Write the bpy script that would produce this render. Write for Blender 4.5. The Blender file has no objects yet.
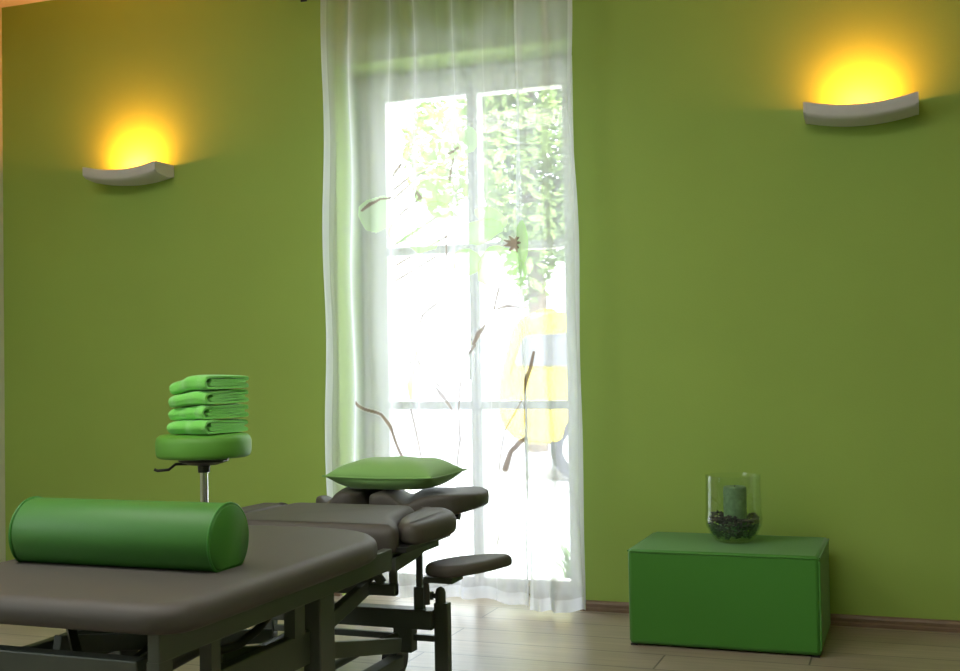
import bpy, bmesh, math, random
import numpy as np
from mathutils import Vector, Matrix
random.seed(7); rng = np.random.default_rng(7)
S = bpy.context.scene
C = S.collection
PI = math.pi

# ------------------------------------------------------------------ materials
def mat(name, col, rough=0.6, metal=0.0, spec=0.5, bump=None, var=None, coat=0.0, sheen=0.0):
    m = bpy.data.materials.new(name); m.use_nodes = True
    nt = m.node_tree; b = nt.nodes['Principled BSDF']
    b.inputs['Base Color'].default_value = (*col, 1)
    b.inputs['Roughness'].default_value = rough
    b.inputs['Metallic'].default_value = metal
    b.inputs['Specular IOR Level'].default_value = spec
    b.inputs['Coat Weight'].default_value = coat
    b.inputs['Sheen Weight'].default_value = sheen
    tc = nt.nodes.new('ShaderNodeTexCoord')
    if var:
        sc, amt = var
        n = nt.nodes.new('ShaderNodeTexNoise'); n.inputs['Scale'].default_value = sc; n.inputs['Detail'].default_value = 5
        nt.links.new(tc.outputs['Object'], n.inputs['Vector'])
        mr = nt.nodes.new('ShaderNodeMapRange'); mr.inputs[1].default_value = .3; mr.inputs[2].default_value = .7
        mr.inputs[3].default_value = 1 - amt; mr.inputs[4].default_value = 1 + amt
        nt.links.new(n.outputs['Fac'], mr.inputs[0])
        mx = nt.nodes.new('ShaderNodeVectorMath'); mx.operation = 'SCALE'; mx.inputs[0].default_value = col
        nt.links.new(mr.outputs[0], mx.inputs['Scale']); nt.links.new(mx.outputs[0], b.inputs['Base Color'])
    if bump:
        sc, st, di = bump
        n = nt.nodes.new('ShaderNodeTexNoise'); n.inputs['Scale'].default_value = sc; n.inputs['Detail'].default_value = 4
        nt.links.new(tc.outputs['Object'], n.inputs['Vector'])
        bp = nt.nodes.new('ShaderNodeBump'); bp.inputs['Strength'].default_value = st; bp.inputs['Distance'].default_value = di
        nt.links.new(n.outputs['Fac'], bp.inputs['Height']); nt.links.new(bp.outputs[0], b.inputs['Normal'])
    return m

M = {}
M['wall'] = mat('green_wall_paint', (.33, .47, .105), .85, spec=.2, bump=(160, .15, .003), var=(2.2, .03))
M['white_wall'] = mat('pale_wall_paint', (.62, .66, .5), .9, spec=.2)
M['ceiling'] = mat('ceiling_paint', (.85, .82, .76), .9, spec=.2)
M['frame_white'] = mat('white_lacquer', (.86, .87, .88), .35)
M['vinyl'] = mat('brown_grey_vinyl', (.074, .066, .056), .55, spec=.35, bump=(420, .18, .001))
M['metal_dark'] = mat('grey_green_frame_paint', (.088, .10, .084), .42, spec=.5, metal=.15)
M['metal_mid'] = mat('pale_grey_frame_paint', (.26, .28, .26), .4, metal=.2)
M['black'] = mat('black_plastic', (.018, .018, .018), .45)
M['chrome'] = mat('chrome', (.75, .76, .76), .16, metal=1)
M['green_vinyl'] = mat('green_vinyl', (.042, .18, .020), .52, spec=.5, bump=(380, .15, .001))
M['green_piping'] = mat('green_piping', (.045, .22, .03), .5)
M['pouf'] = mat('green_pouf_fabric', (.055, .225, .025), .6, spec=.3, bump=(500, .2, .001), sheen=.2)
M['stool_green'] = mat('stool_green', (.11, .33, .035), .55, bump=(380, .15, .001))
M['pillow'] = mat('green_pillow_cotton', (.23, .44, .13), .8, spec=.2, bump=(300, .3, .001), sheen=.3)
M['towel'] = mat('lime_terry', (.24, .78, .13), .95, spec=.1, bump=(260, 1.0, .004), sheen=.5)
M['plaster'] = mat('sconce_plaster', (.62, .60, .58), .7, spec=.3)
M['wood_trim'] = mat('baseboard_wood', (.20, .13, .085), .5, var=(9, .2))
M['candle'] = mat('green_wax', (.16, .27, .14), .6, var=(60, .25))
M['gravel'] = mat('dark_gravel', (.05, .048, .05), .6, var=(90, .5))
M['wick'] = mat('wick', (.03, .02, .015), .9)
M['leafA'] = mat('leaf_yellow_green', (.30, .40, .07), .6, var=(1.4, .3))
M['leafB'] = mat('leaf_green', (.21, .31, .09), .6, var=(1.4, .3))
M['bark'] = mat('bark', (.14, .10, .07), .9, var=(8, .3))
M['paving'] = mat('pale_paving', (.72, .72, .72), .8, var=(1.3, .06))
M['asphalt'] = mat('road_grey', (.42, .42, .45), .85, var=(5, .08))
M['car_yellow'] = mat('yellow_car_paint', (.80, .60, .03), .25, coat=.5)
M['car_glass'] = mat('car_glass', (.12, .12, .14), .3, coat=.5)
M['tyre'] = mat('tyre', (.06, .06, .07), .8)
M['alloy'] = mat('alloy_wheel', (.6, .6, .62), .3, metal=.8)
M['facade'] = mat('outer_render', (.7, .7, .68), .9)

def floor_mat():
    m = bpy.data.materials.new('laminate_floor'); m.use_nodes = True
    nt = m.node_tree; b = nt.nodes['Principled BSDF']; L = nt.links.new; N = nt.nodes.new
    tc = N('ShaderNodeTexCoord')
    mp = N('ShaderNodeMapping'); mp.inputs['Location'].default_value = (.35, .072, 0)
    L(tc.outputs['Object'], mp.inputs[0])
    br = N('ShaderNodeTexBrick'); br.offset = .37; br.inputs['Scale'].default_value = 1
    br.inputs['Brick Width'].default_value = 1.28; br.inputs['Row Height'].default_value = .193
    br.inputs['Mortar Size'].default_value = .0035; br.inputs['Mortar Smooth'].default_value = .2
    br.inputs['Color1'].default_value = (.36, .295, .235, 1); br.inputs['Color2'].default_value = (.30, .245, .19, 1)
    br.inputs['Mortar'].default_value = (.10, .08, .06, 1)
    L(mp.outputs[0], br.inputs['Vector'])
    st = N('ShaderNodeMapping'); st.inputs['Scale'].default_value = (1.2, 16, 1); L(tc.outputs['Object'], st.inputs[0])
    no = N('ShaderNodeTexNoise'); no.inputs['Scale'].default_value = 3; no.inputs['Detail'].default_value = 7; L(st.outputs[0], no.inputs['Vector'])
    mr = N('ShaderNodeMapRange'); mr.inputs[1].default_value = .3; mr.inputs[2].default_value = .7; mr.inputs[3].default_value = .82; mr.inputs[4].default_value = 1.15
    L(no.outputs['Fac'], mr.inputs[0])
    sc = N('ShaderNodeVectorMath'); sc.operation = 'SCALE'; L(br.outputs['Color'], sc.inputs[0]); L(mr.outputs[0], sc.inputs['Scale'])
    L(sc.outputs[0], b.inputs['Base Color'])
    b.inputs['Roughness'].default_value = .30; b.inputs['Specular IOR Level'].default_value = .7
    bp = N('ShaderNodeBump'); bp.inputs['Strength'].default_value = .3; bp.inputs['Distance'].default_value = .002; bp.invert = True
    L(br.outputs['Fac'], bp.inputs['Height']); L(bp.outputs[0], b.inputs['Normal'])
    return m
M['floor'] = floor_mat()

def glass_mat(name, tint=(1, 1, 1), base=.02, edge=.5):
    m = bpy.data.materials.new(name); m.use_nodes = True
    nt = m.node_tree; nt.nodes.clear(); N = nt.nodes.new; L = nt.links.new
    o = N('ShaderNodeOutputMaterial'); mx = N('ShaderNodeMixShader'); t = N('ShaderNodeBsdfTransparent'); g = N('ShaderNodeBsdfGlossy')
    t.inputs[0].default_value = (*tint, 1); g.inputs['Roughness'].default_value = .03
    lw = N('ShaderNodeLayerWeight'); lw.inputs[0].default_value = .35
    mr = N('ShaderNodeMapRange'); mr.inputs[3].default_value = base; mr.inputs[4].default_value = edge
    L(lw.outputs['Facing'], mr.inputs[0]); L(mr.outputs[0], mx.inputs[0])
    L(t.outputs[0], mx.inputs[1]); L(g.outputs[0], mx.inputs[2]); L(mx.outputs[0], o.inputs[0])
    return m
M['pane'] = glass_mat('window_glass', (.98, 1, .99), .02, .25)
M['vase'] = glass_mat('clear_vase_glass', (.96, .985, .965), .01, .4)

def emit(name, col, s):
    m = bpy.data.materials.new(name); m.use_nodes = True
    b = m.node_tree.nodes['Principled BSDF']; b.inputs['Emission Color'].default_value = (*col, 1); b.inputs['Emission Strength'].default_value = s
    b.inputs['Base Color'].default_value = (*col, 1)
    return m
M['bulb'] = emit('glowing_bulb', (1, .62, .18), 12)

M['lamp'] = emit('fill_light_diffuser', (1, .97, .92), 15)  # glow for the added ceiling fill lights
# sheer cloth: more opaque where it turns edge-on, painted motifs from the 'print' attribute
def curtain_mat(name, dens):
    m = bpy.data.materials.new(name); m.use_nodes = True
    nt = m.node_tree; nt.nodes.clear(); N = nt.nodes.new; L = nt.links.new
    def math_(op, a=None, b_=None):
        n = N('ShaderNodeMath'); n.operation = op
        for i, v in enumerate((a, b_)):
            if v is None: continue
            if isinstance(v, (int, float)): n.inputs[i].default_value = v
            else: L(v, n.inputs[i])
        return n.outputs[0]
    o = N('ShaderNodeOutputMaterial')
    g = N('ShaderNodeNewGeometry')
    dt = N('ShaderNodeVectorMath'); dt.operation = 'DOT_PRODUCT'; L(g.outputs['Normal'], dt.inputs[0]); L(g.outputs['Incoming'], dt.inputs[1])
    cs = math_('MAXIMUM', math_('ABSOLUTE', dt.outputs['Value']), .12)
    at = N('ShaderNodeAttribute'); at.attribute_name = 'print'
    hm = N('ShaderNodeAttribute'); hm.attribute_name = 'hem'
    lay = math_('ADD', 1.0, hm.outputs['Fac'])
    expo = math_('DIVIDE', lay, cs)
    thru = math_('POWER', 1 - dens, expo)
    pa = math_('SUBTRACT', 1.0, math_('MULTIPLY', at.outputs['Alpha'], .97))
    thru = math_('MULTIPLY', thru, pa)
    d = N('ShaderNodeBsdfDiffuse'); t = N('ShaderNodeBsdfTranslucent'); mx = N('ShaderNodeMixShader'); mx.inputs[0].default_value = .62
    col = N('ShaderNodeMix'); col.data_type = 'RGBA'; col.inputs[6].default_value = (.87, .89, .97, 1)
    L(at.outputs['Alpha'], col.inputs[0]); L(at.outputs['Color'], col.inputs[7])
    L(col.outputs[2], d.inputs[0]); L(col.outputs[2], t.inputs[0])
    L(d.outputs[0], mx.inputs[1]); L(t.outputs[0], mx.inputs[2])
    tr = N('ShaderNodeBsdfTransparent')
    m2 = N('ShaderNodeMixShader'); L(thru, m2.inputs[0]); L(mx.outputs[0], m2.inputs[1]); L(tr.outputs[0], m2.inputs[2])
    L(m2.outputs[0], o.inputs[0])
    return m
M['sheer'] = curtain_mat('sheer_voile', .32)
M['sheer_dense'] = curtain_mat('sheer_voile_denser', .43)

# ------------------------------------------------------------------ mesh helpers
def link(name, bm, m, parent=None, smooth=True, angle=35, bevel=0):
    me = bpy.data.meshes.new(name); bmesh.ops.recalc_face_normals(bm, faces=bm.faces); bm.to_mesh(me); bm.free()
    o = bpy.data.objects.new(name, me); C.objects.link(o)
    me.materials.append(m)
    if smooth:
        me.shade_smooth()
        me.set_sharp_from_angle(angle=math.radians(angle))
    if bevel:
        b = o.modifiers.new('bevel', 'BEVEL'); b.width = bevel; b.segments = 2; b.limit_method = 'ANGLE'
    if parent:
        o.parent = parent
        o.matrix_parent_inverse = Matrix.Identity(4)
        if parent.type == 'EMPTY' or True:
            w = world_loc(parent); o.location = -w
    return o
WL = {}
def world_loc(p):
    return WL.get(p, Vector((0, 0, 0)))
def thing(name, label, cat, loc, group=None):
    o = bpy.data.objects.new(name, None); C.objects.link(o); o.location = loc; WL[o] = Vector(loc)
    o.empty_display_size = .1
    o['label'] = label; o['category'] = cat
    if group: o['group'] = group
    return o
def sub(parent_obj, o):
    """make o (built in world coordinates, a child of the thing) a sub-part of parent_obj"""
    o.parent = parent_obj; o.location = (0, 0, 0); return o
def tag(o, label, cat, group=None):
    o['label'] = label; o['category'] = cat
    if group: o['group'] = group
    return o
def struct(o): o['kind'] = 'structure'; return o
def NB(): return bmesh.new()
def box(bm, x0, x1, y0, y1, z0, z1):
    v = [bm.verts.new((x, y, z)) for z in (z0, z1) for y in (y0, y1) for x in (x0, x1)]
    for f in ((0, 1, 3, 2), (4, 6, 7, 5), (0, 4, 5, 1), (2, 3, 7, 6), (0, 2, 6, 4), (1, 5, 7, 3)): bm.faces.new([v[i] for i in f])
def bar(bm, p, q, w, h, up=(0, 0, 1)):
    p, q = Vector(p), Vector(q); d = (q - p).normalized(); u = Vector(up)
    s = d.cross(u).normalized(); u = s.cross(d)
    vs = []
    for c in (p, q):
        for a, b in ((-1, -1), (1, -1), (1, 1), (-1, 1)): vs.append(bm.verts.new(c + s * a * w / 2 + u * b * h / 2))
    for f in ((0, 1, 2, 3), (7, 6, 5, 4), (0, 4, 5, 1), (1, 5, 6, 2), (2, 6, 7, 3), (3, 7, 4, 0)): bm.faces.new([vs[i] for i in f])
def tube(bm, pts, r, n=14, cap=True):
    pts = [Vector(p) for p in pts]; rs = r if isinstance(r, (list, tuple)) else [r] * len(pts)
    rings = []; ref = None
    for i, p in enumerate(pts):
        d = (pts[min(i + 1, len(pts) - 1)] - pts[max(i - 1, 0)]).normalized()
        if ref is None:
            ref = d.orthogonal().normalized()
        ref = (ref - d * ref.dot(d)).normalized(); b = d.cross(ref)
        rings.append([bm.verts.new(p + (ref * math.cos(2 * PI * k / n) + b * math.sin(2 * PI * k / n)) * rs[i]) for k in range(n)])
    for a, b in zip(rings, rings[1:]):
        for k in range(n): bm.faces.new((a[k], a[(k + 1) % n], b[(k + 1) % n], b[k]))
    if cap: bm.faces.new(rings[0][::-1]); bm.faces.new(rings[-1])
def lathe(bm, prof, c, n=40, axis='z'):
    rings = []
    for r, z in prof:
        if r < 1e-6: rings.append([bm.verts.new(Vector(c) + Vector((0, 0, z)))])
        else: rings.append([bm.verts.new(Vector(c) + Vector((r * math.cos(2 * PI * k / n), r * math.sin(2 * PI * k / n), z))) for k in range(n)])
    for a, b in zip(rings, rings[1:]):
        if len(a) == 1 and len(b) == 1: continue
        for k in range(n):
            k2 = (k + 1) % n
            if len(a) == 1: bm.faces.new((a[0], b[k2], b[k]))
            elif len(b) == 1: bm.faces.new((a[k], a[k2], b[0]))
            else: bm.faces.new((a[k], a[k2], b[k2], b[k]))
def round_poly(pts, rad, n=8):
    """round the corners of a closed polygon"""
    out = []; k = len(pts)
    for i in range(k):
        p = Vector(pts[i]); a = Vector(pts[i - 1]); b = Vector(pts[(i + 1) % k]); r = rad[i] if isinstance(rad, (list, tuple)) else rad
        da = (a - p); db = (b - p); ca = min(r, da.length * .49); cb = min(r, db.length * .49)
        pa = p + da.normalized() * ca; pb = p + db.normalized() * cb
        for j in range(n + 1):
            t = j / n; out.append((1 - t) ** 2 * pa + 2 * t * (1 - t) * p + t * t * pb)
    return out
def resample(pts, step):
    out = []; k = len(pts)
    for i in range(k):
        a, b = pts[i], pts[(i + 1) % k]; n = max(1, int((b - a).length / step))
        for j in range(n): out.append(a.lerp(b, j / n))
    return out
def pad(bm, outline, z0, z1, r, crown=0.0, zf=None):
    """upholstered slab: closed outline, rolled edges of radius r, slight crown"""
    P = [Vector((p[0], p[1])) for p in outline]; n = len(P)
    area = sum(P[i].x * P[(i + 1) % n].y - P[(i + 1) % n].x * P[i].y for i in range(n))
    if area < 0: P = P[::-1]
    nor = []
    for i in range(n):
        d = (P[(i + 1) % n] - P[i - 1]).normalized(); nor.append(Vector((-d.y, d.x)))
    prof = []; h = (z1 - z0); K = 6
    rb = min(r * .5, h * .4); rt = min(r, h - rb)
    for j in range(K + 1):
        a = PI / 2 * j / K; prof.append((rb * (1 - math.sin(a)), z0 + rb * (1 - math.cos(a))))
    for j in range(K + 1):
        a = PI / 2 * j / K; prof.append((r * (1 - math.cos(a)), z1 - rt + rt * math.sin(a)))
    for e in (1.12, 1.25): prof.append((r * e, z1 + crown * (e - 1) * .3))
    rings = []
    for off, z in prof:
        rings.append([bm.verts.new((P[i].x + nor[i].x * off, P[i].y + nor[i].y * off, z + (zf(P[i].x, P[i].y) if zf else 0))) for i in range(n)])
    for a, b in zip(rings, rings[1:]):
        for i in range(n): bm.faces.new((a[i], a[(i + 1) % n], b[(i + 1) % n], b[i]))
    bm.faces.new(rings[0][::-1]); bm.faces.new(rings[-1])

# ------------------------------------------------------------------ room shell
WY = 4.615                      # inner face of the window wall
RX0, RX1, RY0, CZ = -4.215, 2.3, -2.6, 2.81
NX0, NX1, NZ = -2.371, -1.288, 2.325   # niche opening
T = .42
b = NB(); box(b, RX0 - .3, RX1 + .3, RY0 - .3, WY + T, -.12, 0); struct(link('floor', b, M['floor'], smooth=False))
b = NB(); box(b, RX0 - .3, RX1 + .3, RY0 - .3, WY + T, CZ, CZ + .2); struct(link('ceiling', b, M['ceiling'], smooth=False))
b = NB()
box(b, RX0 - .3, NX0, WY, WY + T, 0, CZ); box(b, NX1, RX1 + .3, WY, WY + T, 0, CZ); box(b, NX0, NX1, WY, WY + T, NZ, CZ)
wf = struct(link('wall_back', b, M['wall'], smooth=False))
# left wall, opened beside the camera for an added window out of view
def wall_with_hole(name, axis, c0, c1, a0, a1, h0, h1, z0, z1, m):
    b = NB()
    def bx(p0, p1, q0, q1):
        if axis == 'x': box(b, c0, c1, p0, p1, q0, q1)
        else: box(b, p0, p1, c0, c1, q0, q1)
    bx(a0, h0, 0, CZ); bx(h1, a1, 0, CZ); bx(h0, h1, 0, z0); bx(h0, h1, z1, CZ)
    return struct(link(name, b, m, smooth=False))
wall_with_hole('wall_left', 'x', RX0 - .3, RX0, RY0, WY, -.6, 1.5, 1.15, 2.6, M['white_wall'])
b = NB(); box(b, RX0 - .3, RX1 + .3, RY0 - .3, RY0, 0, CZ); struct(link('wall_front', b, M['wall'], smooth=False))
b = NB(); box(b, RX1, RX1 + .3, RY0, WY, 0, CZ); struct(link('wall_right', b, M['wall'], smooth=False))
def side_window(name, axis, c, h0, h1, z0, z1):  # unseen window, added to bring more daylight into the room
    r = bpy.data.objects.new(name, None); C.objects.link(r); r['kind'] = 'structure'
    b = NB()
    def bx(bb, p0, p1, q0, q1, d0=-.03, d1=.03):
        if axis == 'x': box(bb, c + d0, c + d1, p0, p1, q0, q1)
        else: box(bb, p0, p1, c + d0, c + d1, q0, q1)
    w = .07
    bx(b, h0, h1, z0, z0 + w); bx(b, h0, h1, z1 - w, z1); bx(b, h0, h0 + w, z0 + w, z1 - w); bx(b, h1 - w, h1, z0 + w, z1 - w)
    mid = (h0 + h1) / 2; bx(b, mid - w / 2, mid + w / 2, z0 + w, z1 - w)
    link('window_frame', b, M['frame_white'], r, smooth=False)
    b = NB(); bx(b, h0 + w, mid - w / 2, z0 + w, z1 - w, -.004, .004); link('pane', b, M['pane'], r, smooth=False)
    b = NB(); bx(b, mid + w / 2, h1 - w, z0 + w, z1 - w, -.004, .004); link('pane', b, M['pane'], r, smooth=False)
side_window('added_window_1', 'x', RX0 - .15, -.6, 1.5, 1.15, 2.6)
# baseboards with a rounded top lip
def baseboard(name, x0, x1):
    b = NB(); prof = [(0, 0), (-.02, 0), (-.02, .012), (-.015, .016), (-.015, .028), (-.010, .036), (0, .040)]
    A = [b.verts.new((x0, WY + y, z)) for y, z in prof]; B = [b.verts.new((x1, WY + y, z)) for y, z in prof]
    for i in range(len(prof)): j = (i + 1) % len(prof); b.faces.new((A[i], A[j], B[j], B[i]))
    b.faces.new(A); b.faces.new(B[::-1]); struct(link(name, b, M['wood_trim'], smooth=False))
baseboard('baseboard_left', RX0, NX0); baseboard('baseboard_right', NX1 - .005, RX1)
b = NB(); box(b, RX0 - .0, RX0 + .014, RY0, WY - .02, 0, .05); struct(link('baseboard_side', b, M['wood_trim'], smooth=False))

# French door in the niche
dr = bpy.data.objects.new('door_1', None); C.objects.link(dr); dr['kind'] = 'structure'
fy0, fy1 = WY + .25, WY + .32
b = NB(); box(b, NX0, NX0 + .045, fy0, fy1, 0, NZ); box(b, NX1 - .045, NX1, fy0, fy1, 0, NZ); box(b, NX0 + .045, NX1 - .045, fy0, fy1, NZ - .05, NZ); box(b, NX0 + .045, NX1 - .045, fy0, fy1, 0, .03)
link('door_frame', b, M['frame_white'], dr, smooth=False, bevel=.004)
def leaf(x0, x1, gx0, gx1, handle):
    y0, y1 = fy0 - .012, fy1 - .01; z0, z1, g0, g1 = .034, NZ - .052, .065, 2.2
    b = NB(); box(b, x0, gx0, y0, y1, z0, z1); box(b, gx1, x1, y0, y1, z0, z1); box(b, gx0, gx1, y0, y1, z0, g0); box(b, gx0, gx1, y0, y1, g1, z1)
    lf = link('door_leaf', b, M['frame_white'], dr, smooth=False, bevel=.003)
    b = NB(); box(b, gx0, gx1, (y0 + y1) / 2 - .003, (y0 + y1) / 2 + .003, g0, g1); sub(lf, link('pane', b, M['pane'], smooth=False))
    for z in (1.516, .818):
        b = NB(); box(b, gx0 - .001, gx1 + .001, y0 + .006, y1 - .006, z - .018, z + .018); sub(lf, link('muntin', b, M['frame_white'], smooth=False))
    if handle:
        b = NB(); tube(b, [(gx1 + .02, y0, 1.05), (gx1 + .02, y0 - .045, 1.05), (gx1 + .02, y0 - .05, 1.04), (gx1 + .02, y0 - .05, .93)], .008)
        sub(lf, link('door_handle', b, M['frame_white']))
leaf(NX0 + .05, -1.822, -2.242, -1.845, True)
leaf(-1.818, NX1 - .05, -1.795, -1.405, False)

# ------------------------------------------------------------------ curtain rod and curtains
rod = thing('curtain_rod', 'thin black metal curtain rod above the garden door', 'curtain rod', (-1.85, 4.52, 2.67))
RZ = 2.66
b = NB(); tube(b, [(-2.60, 4.50, RZ), (-1.06, 4.50, RZ)], .009); link('pole', b, M['black'], rod)
for sx in (-1, 1):
    x = -2.605 if sx < 0 else -1.055
    b = NB(); lathe(b, [(0, -.028), (.014, -.024), (.026, -.008), (.028, .004), (.02, .02), (.008, .027), (0, .028)], (x, 4.50, RZ), 20); link('finial', b, M['black'], rod)
    xb = -2.52 if sx < 0 else -1.14
    b = NB(); box(b, xb - .015, xb + .015, WY - .006, WY, RZ - .03, RZ + .03); tube(b, [(xb, WY - .006, RZ), (xb, 4.50, RZ)], .006); link('bracket', b, M['black'], rod)

# motifs on the cloth, in metres on the curtain (x across, z up): (points, half widths, colour, strength)
BR, GR, YL = (.20, .14, .10), (.42, .72, .22), (.9, .78, .25)
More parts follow.
